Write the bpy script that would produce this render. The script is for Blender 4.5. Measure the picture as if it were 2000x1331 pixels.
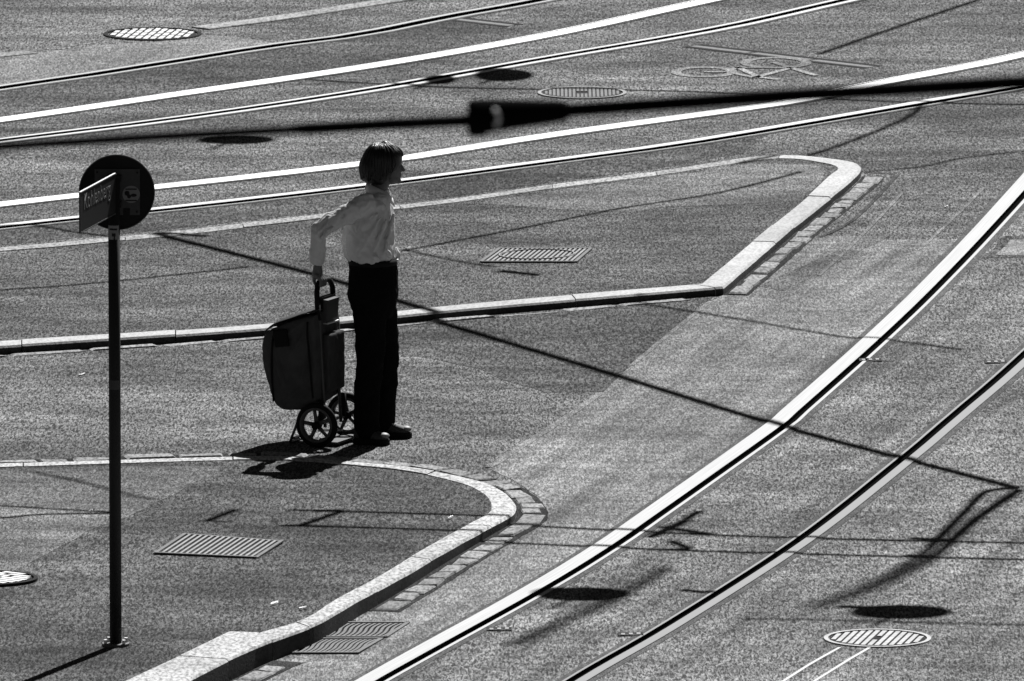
import bpy, bmesh, math, random
from mathutils import Vector, Matrix, noise
random.seed(7)
for o in list(bpy.data.objects): bpy.data.objects.remove(o)
SC = bpy.context.scene
COL = SC.collection
# ------------------------------------------------------------------ camera
CAM_Y, CAM_Z, F = -85.0, 13.3, 30000.0          # F: focal length in pixels of the 2000 px wide photograph
PITCH = 0.14881
cd = bpy.data.cameras.new('camera'); cam = bpy.data.objects.new('camera', cd); COL.objects.link(cam)
cam.location = (0, CAM_Y, CAM_Z); cam.rotation_euler = (math.pi/2 - PITCH, 0, 0)
cd.sensor_width = 36; cd.lens = 36*F/2000; cd.clip_start = 0.5; cd.clip_end = 3000
cd.dof.use_dof = True; cd.dof.focus_distance = 85.6; cd.dof.aperture_fstop = 20
SC.camera = cam
# ------------------------------------------------------------------ light
SH = Vector((0.31, 0.88, 1.0))                   # towards the sun
w = bpy.data.worlds.new('World'); SC.world = w; w.use_nodes = True
nt = w.node_tree; bg = nt.nodes['Background']
sky = nt.nodes.new('ShaderNodeTexSky'); sky.sky_type = 'NISHITA'; sky.sun_disc = False
EL = math.atan2(1, math.hypot(SH.x, SH.y)); AZ = math.atan2(SH.x, SH.y)
sky.sun_elevation = EL; sky.sun_rotation = AZ; sky.air_density = 0.35; sky.dust_density = 0.0
sep = nt.nodes.new('ShaderNodeSeparateColor')     # black-and-white film behind a red filter
nt.links.new(sky.outputs[0], sep.inputs[0]); nt.links.new(sep.outputs[0], bg.inputs[0])
bg.inputs[1].default_value = 0.05
sd = bpy.data.lights.new('sun', 'SUN'); sun = bpy.data.objects.new('sun', sd); COL.objects.link(sun)
sd.energy = 5.0; sd.angle = math.radians(0.4); sd.color = (1, 1, 1)
sun.rotation_euler = (-SH).to_track_quat('-Z', 'Y').to_euler(); sun.location = (20, 40, 60)
vs = SC.view_settings; vs.view_transform = 'Standard'; vs.look = 'None'; vs.gamma = 1; vs.exposure = 0.78
vs.use_curve_mapping = False

# ------------------------------------------------------------------ picture -> place
FW = Vector((0, math.cos(PITCH), -math.sin(PITCH))); UP = Vector((0, math.sin(PITCH), math.cos(PITCH)))
C0 = Vector((0, CAM_Y, CAM_Z))
def ray(px, py): return FW + Vector((1, 0, 0))*((px-1000)/F) - UP*((py-665.5)/F)
def P(px, py, a=0.0, b=0.0):
    """point of the plane z = a + b*y that lies under the given photo pixel"""
    d = ray(px, py); t = (a + b*C0.y - C0.z)/(d.z - b*d.y); return C0 + d*t
def AT(px, py, dist): return C0 + ray(px, py)*dist
y1, y2 = P(1000, 990).y, P(1000, 1331).y
LB = (0.12-0.04)/(y2-y1); LA = 0.04 - LB*y1       # near pavement: a gently tilted plane
def PL(px, py, dz=0.0): return P(px, py, LA+dz, LB)
IZ = 0.05                                        # island height
def PI_(px, py, dz=0.0): return P(px, py, IZ+dz)

# ------------------------------------------------------------------ materials
def mat(name, col=0.1, rough=0.8, metal=0.0, spec=0.5):
    m = bpy.data.materials.new(name); m.use_nodes = True
    b = m.node_tree.nodes['Principled BSDF']
    b.inputs['Base Color'].default_value = (col, col, col, 1); b.inputs['Roughness'].default_value = rough
    b.inputs['Metallic'].default_value = metal; b.inputs['Specular IOR Level'].default_value = spec
    return m
def N(m, t, **kw):
    n = m.node_tree.nodes.new(t)
    for k, v in kw.items():
        if k.startswith('i_'): n.inputs[k[2:].replace('_', ' ')].default_value = v
        else: setattr(n, k, v)
    return n
def L(m, a, b): m.node_tree.links.new(a, b)
def coords(m, scale=(1, 1, 1), rot=0.0):
    tc = N(m, 'ShaderNodeTexCoord'); mp = N(m, 'ShaderNodeMapping')
    mp.inputs['Scale'].default_value = scale; src = tc.outputs['Object']
    if rot:                                        # turn first, stretch afterwards
        mr_ = N(m, 'ShaderNodeMapping'); mr_.inputs['Rotation'].default_value = (0, 0, rot); L(m, src, mr_.inputs['Vector']); src = mr_.outputs[0]
    L(m, src, mp.inputs['Vector']); return mp.outputs[0]
def ramp(m, src, p0, c0, p1, c1):
    r = N(m, 'ShaderNodeMapRange'); r.inputs[1].default_value = p0; r.inputs[2].default_value = p1
    r.inputs[3].default_value = c0; r.inputs[4].default_value = c1; L(m, src, r.inputs[0]); return r.outputs[0]
def mth(m, op, a, b):
    n = N(m, 'ShaderNodeMath', operation=op)
    for i, x in enumerate((a, b)):
        if isinstance(x, (int, float)): n.inputs[i].default_value = x
        else: L(m, x, n.inputs[i])
    return n.outputs[0]
def noise_(m, vec, scale, detail=2.0, rough=0.6, dist=0.0):
    n = N(m, 'ShaderNodeTexNoise'); n.inputs['Scale'].default_value = scale; n.inputs['Detail'].default_value = detail
    n.inputs['Roughness'].default_value = rough; n.inputs['Distortion'].default_value = dist
    L(m, vec, n.inputs['Vector']); return n.outputs['Fac']
def bump(m, h, strength, dist):
    b = N(m, 'ShaderNodeBump'); b.inputs['Strength'].default_value = strength; b.inputs['Distance'].default_value = dist
    L(m, h, b.inputs['Height']); L(m, b.outputs[0], m.node_tree.nodes['Principled BSDF'].inputs['Normal'])
def setcol(m, v): L(m, v, m.node_tree.nodes['Principled BSDF'].inputs['Base Color'])

def asphalt(name, base, grain=0.85, gs=46, blotch=0.45, stain=0.0, streak=None, bs=0.35, rough=1.0, spec=0.10):
    m = mat(name, base, rough, 0, spec)
    g = coords(m, (1, 0.17, 1)); c = coords(m)
    n1 = noise_(m, g, gs*1.75, 1.5, 0.6, 0.9)
    n1c = ramp(m, n1, 0.38, 1-grain*.85, 0.64, 1+grain*1.25)
    n2 = noise_(m, g, gs*2.3, 1.0, 0.5)
    n2c = ramp(m, n2, 0.35, 0.72, 0.65, 1.28)
    nb = ramp(m, noise_(m, c, 0.55, 5, 0.6, 0.3), 0.3, 1-blotch, 0.7, 1+blotch)
    nm = ramp(m, noise_(m, coords(m, (0.35, 1, 1)), 2.2, 3, 0.6), 0.3, 1-blotch*0.9, 0.7, 1+blotch*0.9)
    nm = mth(m, 'MULTIPLY', nm, ramp(m, noise_(m, coords(m, (0.5, 1, 1)), 9.0, 3, 0.65), 0.32, 0.80, 0.68, 1.2))
    v = mth(m, 'MULTIPLY', mth(m, 'MULTIPLY', n1c, n2c), mth(m, 'MULTIPLY', nb, nm))
    # scattered pale and dark chippings
    vo = N(m, 'ShaderNodeTexVoronoi'); vo.inputs['Scale'].default_value = 9.0; L(m, g, vo.inputs['Vector'])
    chip = ramp(m, vo.outputs['Distance'], 0.06, 1.0, 0.10, 0.0)
    v = mth(m, 'ADD', v, mth(m, 'MULTIPLY', chip, 0.8))
    if streak is not None:                          # tyre polish along the lane
        s = noise_(m, coords(m, (3.4, 0.12, 1), streak), 1.6, 3, 0.6)
        v = mth(m, 'MULTIPLY', v, ramp(m, s, 0.33, 0.68, 0.67, 1.32))
    if stain > 0:
        st = noise_(m, coords(m, (0.5, 1, 1)), 1.1, 4, 0.65, 0.8)
        v = mth(m, 'MULTIPLY', v, ramp(m, st, 0.28, 1-stain, 0.46, 1.0))
    v = mth(m, 'MULTIPLY', v, base)
    setcol(m, v); bump(m, n1, bs, 0.006)
    return m
M = {}
M['road'] = asphalt('asphalt_road', 0.088, stain=0.3)
M['road_mid'] = asphalt('asphalt_tram_lane', 0.105, grain=0.8, blotch=0.3, stain=0.3, streak=math.radians(14))
M['road_light'] = asphalt('asphalt_pale_smooth', 0.135, grain=0.5, blotch=0.26, stain=0.22, streak=math.radians(14), bs=0.25)
M['road_dark'] = asphalt('asphalt_coarse_dark', 0.052, grain=0.8, gs=40)
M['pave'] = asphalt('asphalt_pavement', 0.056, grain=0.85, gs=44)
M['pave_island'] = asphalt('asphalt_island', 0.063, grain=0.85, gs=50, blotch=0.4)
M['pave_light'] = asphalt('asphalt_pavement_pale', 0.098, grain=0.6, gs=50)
M['tar'] = asphalt('bitumen_joint', 0.048, grain=0.5, gs=60)
M['tar_light'] = asphalt('worn_joint', 0.15, grain=0.4, gs=60)
def stone(name, base, speck, rough=0.85, lo=0.72, hi=1.2):
    m = mat(name, base, rough, 0, 0.3); g = coords(m, (1, 0.35, 1)); c = coords(m)
    n = ramp(m, noise_(m, g, 55, 2, 0.6), 0.35, 1-speck, 0.6, 1+speck*0.5)
    b = ramp(m, noise_(m, c, 1.7, 4, 0.6), 0.3, 0.82, 0.7, 1.15)
    oi = N(m, 'ShaderNodeObjectInfo'); r = ramp(m, oi.outputs['Random'], 0, lo, 1, hi)
    setcol(m, mth(m, 'MULTIPLY', mth(m, 'MULTIPLY', mth(m, 'MULTIPLY', n, b), r), base)); bump(m, noise_(m, c, 60, 3), 0.4, 0.006)
    return m
M['granite'] = stone('granite_kerb', 0.35, 0.55, lo=.92, hi=1.08)
M['kerb_face_shade'] = stone('kerb_face_painted_shade', 0.02, 0.5, lo=.7, hi=1.3)  # shade of the upright kerb sides, put into the colour
M['bed'] = asphalt('dirty_gutter_joint', 0.02, grain=0.6)
M['slot'] = mat('slot_drain_black', 0.012, 0.9, 0, 0.1)
M['granite_smooth'] = stone('granite_kerb_worn', 0.36, 0.22, lo=.92, hi=1.06)
M['granite_old'] = stone('granite_kerb_old', 0.27, 0.6, lo=.75, hi=1.15)
M['sett'] = stone('granite_sett', 0.19, 0.6)
M['sett_old'] = stone('old_gutter_stone', 0.24, 0.6)
def steel(name, col, rough, ang, metal=1.0):
    m = mat(name, col, rough, metal, 0.3); tc = N(m, 'ShaderNodeTexCoord'); mp = N(m, 'ShaderNodeMapping'); mp.inputs['Scale'].default_value = (60, 0.25, 1)
    L(m, tc.outputs['UV'], mp.inputs['Vector']); n = noise_(m, mp.outputs[0], 3.0, 4, 0.65)
    L(m, ramp(m, n, 0.3, rough-0.10, 0.7, rough+0.12), m.node_tree.nodes['Principled BSDF'].inputs['Roughness'])
    setcol(m, ramp(m, n, 0.3, col*0.6, 0.7, col*1.15)); return m
M['rail_bright'] = steel('polished_rail_steel', 0.43, 0.75, math.radians(14), 0.08)
M['rail_far'] = steel('polished_far_rail_steel', 0.80, 0.6, math.radians(46), 0.25)
M['rail_thin'] = steel('half_polished_far_rail_steel', 0.62, 0.7, math.radians(46), 0.0)
M['rail_grey'] = steel('dull_far_rail_steel', 0.42, 0.7, math.radians(46), 0.0)
M['rail_dull'] = steel('worn_rail_steel', 0.20, 0.72, math.radians(14), 0.15)
M['seal'] = asphalt('grey_rail_seal', 0.075, grain=0.2, gs=60, blotch=0.2)
M['groove'] = mat('black_flangeway_grease', 0.005, 1.0, 0, 0.0)
def iron(name, col, rough):
    m = mat(name, col, rough, 0.0, 0.35); c = coords(m)
    n = noise_(m, c, 22, 4, 0.65); setcol(m, ramp(m, n, 0.3, col*0.6, 0.7, col*1.25)); bump(m, n, 0.3, 0.003); return m
M['iron'] = iron('cast_iron_dark', 0.10, 0.75)
M['iron_bright'] = iron('cast_iron_polished', 0.62, 0.55)
M['iron_pale'] = iron('cast_iron_rubbed', 0.34, 0.6)
M['iron_mid'] = iron('cast_iron_worn', 0.20, 0.65)
M['pit'] = mat('drain_pit_dark', 0.01, 1, 0, 0)
M['paint'] = asphalt('worn_road_paint', 0.19, grain=0.35, gs=60)
M['paint_white'] = mat('white_paint_line', 0.45, 0.8)
M['pole'] = iron('dark_painted_pole', 0.006, 0.7)
M['sign_back'] = mat('sign_back_dark_grey', 0.012, 0.75, 0, 0.1)
M['sign_plate'] = mat('sign_bracket_plate_grey', 0.045, 0.7, 0, 0.2)
M['sticker'] = mat('sticker_pale', 0.16, 0.7, 0, 0.2)
M['sticker_dark'] = mat('sticker_print_black', 0.008, 0.7, 0, 0.2)
M['plate_face'] = mat('enamel_name_plate', 0.013, 0.7, 0, 0.1)
M['plate_text'] = mat('name_plate_lettering', 0.07, 0.6)
M['bolt'] = mat('galvanised_bolt', 0.5, 0.45, 1)
M['wire'] = mat('wire_black', 0.003, 1.0, 0, 0.02)
M['insul'] = mat('insulator_black', 0.003, 1.0, 0, 0.02)
M['insul_glint'] = mat('insulator_painted_glint', 0.55, 0.5)
M['paper'] = mat('paper_scrap', 0.75, 0.9)
M['skin'] = mat('skin', 0.10, 0.6, 0, 0.3)
M['trousers'] = mat('black_trousers', 0.006, 0.95, 0, 0.02)
M['shoe'] = mat('shoe_upper_grey', 0.03, 0.7, 0, 0.3)
M['sole'] = mat('shoe_sole_black', 0.008, 0.8, 0, 0.1)
M['toe'] = mat('shoe_toe_pale', 0.16, 0.6)
M['lace'] = mat('shoe_lace', 0.3, 0.8)
M['rubber'] = mat('tyre_rubber', 0.008, 0.8, 0, 0.1)
M['rim'] = mat('wheel_rim_plastic', 0.065, 0.6, 0, 0.3)
M['tube'] = mat('trolley_tube_steel', 0.06, 0.5, 0.5)
M['tube_bright'] = mat('trolley_bar_bare_steel', 0.6, 0.5, 1.0)
M['grip'] = mat('trolley_grip_black', 0.006, 0.7, 0, 0.15)
M['pouch'] = mat('pouch_dark_grey', 0.05, 0.8)
m = mat('bag_cloth_dark_grey', 0.05, 0.95, 0, 0.1); n = noise_(m, coords(m), 9, 4, 0.6)
setcol(m, ramp(m, n, 0.3, 0.042, 0.7, 0.062)); bump(m, noise_(m, coords(m), 160, 2), 0.2, 0.002); M['bag'] = m
M['bag_trim'] = mat('bag_piping_black', 0.008, 0.8, 0, 0.1)
m = mat('black_hair', 0.003, 0.40, 0, 0.4); M['hair'] = m
# white cotton shirt lets some light through
m = mat('white_cotton_shirt', 0.58, 0.9, 0, 0.15); b = m.node_tree.nodes['Principled BSDF']
tr = N(m, 'ShaderNodeBsdfTranslucent'); tr.inputs[0].default_value = (0.7, 0.7, 0.7, 1); mx = N(m, 'ShaderNodeMixShader'); mx.inputs[0].default_value = 0.16
L(m, b.outputs[0], mx.inputs[1]); L(m, tr.outputs[0], mx.inputs[2]); L(m, mx.outputs[0], m.node_tree.nodes['Material Output'].inputs[0]); M['shirt'] = m

# ------------------------------------------------------------------ mesh helpers
class MB:
    def __init__(s): s.v = []; s.f = []
    def add(s, vs, fs):
        k = len(s.v); s.v += [tuple(x) for x in vs]; s.f += [tuple(i+k for i in f) for f in fs]; return s
    def box(s, c, size, rot=None):
        vs = [Vector(((i & 1)-.5, ((i >> 1) & 1)-.5, ((i >> 2) & 1)-.5)) for i in range(8)]
        vs = [Vector((x.x*size[0], x.y*size[1], x.z*size[2])) for x in vs]
        if rot is not None: vs = [rot @ x for x in vs]
        return s.add([x+Vector(c) for x in vs], [(0,2,3,1),(4,5,7,6),(0,1,5,4),(2,6,7,3),(0,4,6,2),(1,3,7,5)])
    def prism(s, poly, z0, z1):
        """poly: list of Vectors; z0/z1 numbers or functions of the point; closed solid"""
        n = len(poly); fz = lambda z, p: z(p) if callable(z) else z
        if sum(poly[i].x*poly[(i+1) % n].y-poly[(i+1) % n].x*poly[i].y for i in range(n)) < 0: poly = poly[::-1]
        vs = [(p.x, p.y, fz(z0, p)) for p in poly]+[(p.x, p.y, fz(z1, p)) for p in poly]
        return s.add(vs, [tuple(range(n-1, -1, -1)), tuple(range(n, 2*n))]+[(i, (i+1) % n, n+(i+1) % n, n+i) for i in range(n)])
    def tube(s, path, r, n=8, cap=True):
        path = [Vector(p) for p in path]; R = r if isinstance(r, (list, tuple)) else [r]*len(path); vs = []; fs = []
        prev = None
        for i, p in enumerate(path):
            t = (path[min(i+1, len(path)-1)]-path[max(i-1, 0)]).normalized()
            if prev is None:
                a = Vector((0, 0, 1)) if abs(t.z) < .9 else Vector((1, 0, 0)); u = t.cross(a).normalized()
            else: u = (prev - t*prev.dot(t)).normalized()
            prev = u; v = t.cross(u)
            vs += [p+(u*math.cos(2*math.pi*k/n)+v*math.sin(2*math.pi*k/n))*R[i] for k in range(n)]
        for i in range(len(path)-1):
            for k in range(n): fs.append((i*n+k, i*n+(k+1) % n, (i+1)*n+(k+1) % n, (i+1)*n+k))
        if cap: fs += [tuple(range(n-1, -1, -1)), tuple(range(len(vs)-n, len(vs)))]
        return s.add(vs, fs)
    def loft(s, secs, n=20, cap=True):
        """secs: (centre, axis_a vector, axis_b vector)"""
        vs = []; fs = []
        for c, a, b in secs: vs += [Vector(c)+Vector(a)*math.cos(2*math.pi*k/n)+Vector(b)*math.sin(2*math.pi*k/n) for k in range(n)]
        for i in range(len(secs)-1):
            for k in range(n): fs.append((i*n+k, i*n+(k+1) % n, (i+1)*n+(k+1) % n, (i+1)*n+k))
        if cap: fs += [tuple(range(n-1, -1, -1)), tuple(range(len(vs)-n, len(vs)))]
        return s.add(vs, fs)
    def ell(s, c, r, n=16, rot=None):
        c = Vector(c); vs = [Vector((0, 0, -1))]; fs = []
        for i in range(1, n//2):
            a = -math.pi/2+math.pi*i/(n//2); vs += [Vector((math.cos(a)*math.cos(2*math.pi*k/n), math.cos(a)*math.sin(2*math.pi*k/n), math.sin(a))) for k in range(n)]
        vs.append(Vector((0, 0, 1))); e = len(vs)-1; rows = n//2-1
        for k in range(n):
            fs.append((0, 1+(k+1) % n, 1+k)); fs.append((e, e-n+k, e-n+(k+1) % n))
            for i in range(rows-1): fs.append((1+i*n+k, 1+i*n+(k+1) % n, 1+(i+1)*n+(k+1) % n, 1+(i+1)*n+k))
        vs = [Vector((x.x*r[0], x.y*r[1], x.z*r[2])) for x in vs]
        if rot is not None: vs = [rot @ x for x in vs]
        return s.add([x+c for x in vs], fs)
    def chain(s, pts, n=12):
        """tapered limb with rounded ends: pts = (x,y,z,r)"""
        p = [Vector(q[:3]) for q in pts]; s.tube(p, [q[3] for q in pts], n)
        for q in pts: s.ell(q[:3], (q[3],)*3, 10)
        return s
    def mesh(s, name):
        me = bpy.data.meshes.new(name); me.from_pydata(s.v, [], s.f); me.update(); return me
    def build(s, name, m, parent=None, smooth=False, loc=None):
        return link(name, s.mesh(name), m, parent, smooth, loc)
def link(name, me, m, parent=None, smooth=False, loc=None):
    o = bpy.data.objects.new(name, me); COL.objects.link(o)
    if m is not None and not me.materials: me.materials.append(m)
    if smooth: me.polygons.foreach_set('use_smooth', [True]*len(me.polygons))
    if parent is not None: o.parent = parent
    if loc is not None: o.location = loc
    return o
def baked(o):
    """apply the modifiers of o"""
    dg = bpy.context.evaluated_depsgraph_get(); dg.update()
    me = bpy.data.meshes.new_from_object(o.evaluated_get(dg)); old = o.data
    o.modifiers.clear(); o.data = me; bpy.data.meshes.remove(old); return o
def organic(mb, name, m, parent, voxel=0.006, smooth=6, wr=0.0, wscale=0.05, wr2=0.0):
    o = mb.build(name, m, parent)
    r = o.modifiers.new('r', 'REMESH'); r.mode = 'VOXEL'; r.voxel_size = voxel; r.use_smooth_shade = True
    s_ = o.modifiers.new('s', 'SMOOTH'); s_.iterations = smooth; s_.factor = 0.6
    baked(o)
    if wr:
        me = o.data
        nor = [v.normal.copy() for v in me.vertices]; cos = [v.co.copy() for v in me.vertices]; flat = []
        for c, nn in zip(cos, nor):
            q = c/wscale; n_ = noise.turbulence(Vector((q.x, q.y, q.z*0.7)), 3, True)-0.45
            n2_ = noise.noise(c/(wscale*3.1)+Vector((3, 1, 7)))
            flat += list(c+nn*(wr*n_+wr2*n2_))
        me.vertices.foreach_set('co', flat)
        me.update()
    o.data.polygons.foreach_set('use_smooth', [True]*len(o.data.polygons))
    if not o.data.materials: o.data.materials.append(m)
    return o
def empty(name, loc, rz=0.0):
    o = bpy.data.objects.new(name, None); COL.objects.link(o); o.location = loc; o.rotation_euler = (0, 0, rz); o.empty_display_size = 0.1; return o
def tag(o, label=None, cat=None, group=None, kind=None):
    if label: o['label'] = label
    if cat: o['category'] = cat
    if group: o['group'] = group
    if kind: o['kind'] = kind
    return o
def cat_rom(pts, per=8):
    """smooth curve through points (tuples of any length)"""
    out = []; n = len(pts)
    for i in range(n-1):
        p0, p1, p2, p3 = pts[max(i-1, 0)], pts[i], pts[i+1], pts[min(i+2, n-1)]
        for k in range(per):
            t = k/per
            out.append(tuple(0.5*(2*b+(c-a)*t+(2*a-5*b+4*c-d)*t*t+(3*b-a-3*c+d)*t**3) for a, b, c, d in zip(p0, p1, p2, p3)))
    out.append(tuple(pts[-1])); return out
def resample(pts, step):
    """Vectors along a polyline at even spacing, with the distance run"""
    out = [pts[0].copy()]; acc = 0
    for a, b in zip(pts, pts[1:]):
        l = (b-a).length
        while acc+l >= step:
            t = (step-acc)/l; a = a.lerp(b, t); l = (b-a).length; out.append(a.copy()); acc = 0
        acc += l
    return out
def side(pts, i):
    t = (pts[min(i+1, len(pts)-1)]-pts[max(i-1, 0)]); t.z = 0; t.normalize(); return Vector((-t.y, t.x, 0))
def offset(pts, d): return [p+side(pts, i)*d for i, p in enumerate(pts)]
def rough_edge(poly, step=0.12, amp=0.02):
    out = []
    n = len(poly)
    for i in range(n):
        a, b = poly[i], poly[(i+1) % n]; k = max(1, min(60, int((b-a).length/step)))
        for j in range(k):
            p = a.lerp(b, j/k); q = p*3.0
            out.append(p+Vector((noise.noise(q), noise.noise(q+Vector((9, 4, 2))), 0))*amp*2)
    return out

# ------------------------------------------------------------------ tram rails: paths of the groove in the photograph
RAILS = [
 # path, head side (+1 left of travel / far, -1 right / near), head, groove, lip, materials, label
 ([(-420,240),(0,174),(140,154),(350,121),(525,93),(700,70),(875,35),(1067,0),(1500,-90)], 1, .04, .10, .03, 'rail_grey', 'outermost thin tram rail beside the bright ridged manhole cover'),
 ([(-420,288),(0,233),(350,182),(700,131),(1050,70),(1365,2),(1800,-90)], -1, .12, .03, .008, 'rail_far', 'broad white shining tram rail of the far track, passing behind the two black shadows'),
 ([(-420,332),(0,277),(350,233),(700,181),(1050,119),(1400,58),(1650,2),(2100,-98)], 1, .035, .075, .045, 'rail_thin', 'thin grooved tram rail with two black shadows lying on it'),
 ([(-420,450),(0,398),(480,345),(708,318.5),(789,307.5),(1050,266),(1400,218),(1559,194),(1685,166),(1895,126),(2000,103),(2400,15)], -1, .12, .03, .008, 'rail_far', 'broad white shining tram rail running behind the head of the woman'),
 ([(-420,495),(0,447),(120,434),(480,395),(780,359),(1111,315),(1326,286),(1545,250),(1800,206),(2000,171),(2400,95)], 1, .07, .085, .010, 'rail_thin', 'thin grooved tram rail nearest the rounded kerb of the raised island'),
 ([(300,1600),(520,1465),(744,1331),(1043,1165),(1190,1076),(1300,1000),(1525,840),(1569,803),(1726,663),(1847,546),(2000,382),(2300,40)], 1, .10, .046, .024, 'rail_bright', 'wide bright curving tram rail with black groove, beside the kerb corner'),
 ([(700,1610),(900,1475),(1116,1331),(1300,1224),(1558,1058),(1761,899),(1838,834),(1878,800),(2000,694),(2300,410)], -1, .058, .050, .018, 'rail_dull', 'dull curving tram rail with black groove, on the side away from the kerbs'),
]
cutters = []; rail_lines = []
for k, (path, sd_, hw, gw, lw, mt, lab) in enumerate(RAILS):
    pts = [P(*q) for q in cat_rom(path, 8)]
    pts = resample(pts, 0.5 if k < 5 else 0.35); rail_lines.append((pts, sd_, hw, gw, lw, mt, lab))
    a = offset(pts, sd_*(gw/2+hw)); b_ = offset(pts, -sd_*(gw/2+lw)); n = len(pts)
    mb = MB(); vs = []
    for i in range(n):
        x, y = a[i], b_[i]
        vs += [(x.x, x.y, -.06), (y.x, y.y, -.06), (y.x, y.y, .05), (x.x, x.y, .05)]
    fs = [(0, 1, 2, 3), tuple(4*(n-1)+j for j in (3, 2, 1, 0))]
    for i in range(n-1):
        for j in range(4): fs.append((4*i+j, 4*(i+1)+j, 4*(i+1)+(j+1) % 4, 4*i+(j+1) % 4))
    mb.add(vs, fs); me = mb.mesh('cut')
    bm = bmesh.new(); bm.from_mesh(me); bmesh.ops.recalc_face_normals(bm, faces=bm.faces); bm.to_mesh(me); bm.free()
    cutters.append(link('cut', me, None))
# gutter grating pit
GR = [[(615,1246),(652,1218),(797,1218),(754,1246)], [(572,1277),(613,1249.5),(745,1249.5),(697,1277)]]
pit = MB().prism([P(x, y) for x, y in ((568,1279.5),(650,1215.5),(802,1215.5),(700,1279.5))], -.25, .05)
pit_o = pit.build('cut', None); cutters.append(pit_o)
def cut(o, which):
    for c in which:
        md = o.modifiers.new('b', 'BOOLEAN'); md.object = c; md.operation = 'DIFFERENCE'; md.solver = 'EXACT'
    return baked(o)
road = MB().box((0, 150, -.2), (500, 600, .4)).build('road', M['road'])
cut(road, cutters); tag(road, kind='structure')

def patch(name, px, m, top=0.004, unp=P, cuts=(), amp=0.02):
    poly = rough_edge([unp(*q) for q in px], 0.15, amp) if amp else [unp(*q) for q in px]
    if unp is PL: zt = lambda p: LA+LB*p.y+top; zb = lambda p: LA+LB*p.y-.02
    elif unp is PI_: zt = IZ+top; zb = IZ-.02
    else: zt = top; zb = -.02
    o = MB().prism(poly, zb, zt).build(name, m)
    if cuts: cut(o, cuts)
    return tag(o, kind='structure')
RA = [(2300,40),(2000,382),(1847,546),(1726,663),(1569,803),(1525,840),(1300,1000),(1190,1076),(1043,1165),(744,1331),(520,1465),(300,1600)]
patch('asphalt_strip', [(955,916),(1070,842),(1178,767),(1232,716),(1312,650),(1400,582),(1425,572),(1592,461),(1690,462),(1735,470),(1880,468),(1916,472)]+RA[2:]+[(100,1620),(470,1345),(620,1262),(1010,1020),(1052,970),(1000,938)],
      M['road_light'], 0.0018, P, [cutters[5], pit_o], .004)
patch('asphalt_lane', RA+[(1500,1620),(2700,1620),(2700,40)], M['road_mid'], 0.0018, P, [cutters[5], cutters[6]], .004)
patch('asphalt_patch', [(-400,229),(0,177),(350,126),(700,74),(880,38),(1060,66),(700,127),(350,178),(0,229),(-400,284)], M['road_dark'], 0.0014, P, [cutters[0], cutters[1]], .004)
patch('asphalt_patch', [(-400,494),(0,450),(480,398),(780,363),(1100,320),(1330,289),(1500,262),(1450,300),(1280,330),(1096,354),(916,380),(780,397),(400,441),(0,480),(-400,516)], M['road_dark'], 0.0014, P, [cutters[4]], .004)
patch('asphalt_patch', [(640,648),(905,612),(1130,596),(1400,572),(1312,650),(1232,715),(1176,766),(1060,768),(985,742),(930,722),(850,703),(770,690)], M['road_dark'], 0.0014, P)
patch('asphalt_patch', [(-300,190),(0,113),(205,88),(300,84),(395,68),(470,74),(545,86),(350,117),(140,150),(0,170)], M['road_light'], 0.0014, P, [cutters[0]])
patch('asphalt_patch', [(1690,340),(1760,340),(1600,466),(1555,470)], M['road'], 0.003, P)
patch('asphalt_patch', [(1480,560),(1700,462),(1738,462),(1530,570)], M['pave_light'], 0.0032, P, (), .01)
patch('asphalt_patch', [(1945,500),(1975,470),(2100,468),(2060,500)], M['tar_light'], 0.005, P, (), .005)
patch('asphalt_patch', [(1960,462),(2100,462),(2120,500),(1925,505)], M['road_dark'], 0.0036, P, (), .01)
# thin worn joint lines
def line(px, wid, m, z, name='joint_line', unp=P):
    pts = resample([unp(*q) for q in cat_rom(px, 6)], 0.2); a = offset(pts, wid/2); b_ = offset(pts, -wid/2)
    jit = lambda p: p+Vector((noise.noise(p*9), noise.noise(p*9+Vector((5, 5, 5))), 0))*wid*0.25
    o = MB().prism([jit(p) for p in a]+[jit(p) for p in b_[::-1]], -.02, z).build(name, m); return tag(o, kind='structure')
for q, wd, mt, z in [([(955,914),(1070,841),(1178,766)], .05, 'tar_light', .0044), ([(1232,716),(1312,650),(1400,581)], .03, 'tar_light', .0044),
                 ([(1640,1266),(1580,1300),(1510,1345)], .018, 'paint_white', .0044), ([(1702,1264),(1650,1295),(1570,1345)], .018, 'paint_white', .0044),
                 ([(1600,540),(1690,455),(1765,375)], .022, 'tar_light', .0056), ([(1795,490),(1860,430),(1925,365)], .02, 'tar_light', .0044),
                 ([(1690,338),(1762,342)], .06, 'tar', .0048), ([(1752,344),(1668,430),(1590,470)], .025, 'tar', .0052)]:
    line(q, wd, M[mt], z)

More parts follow.
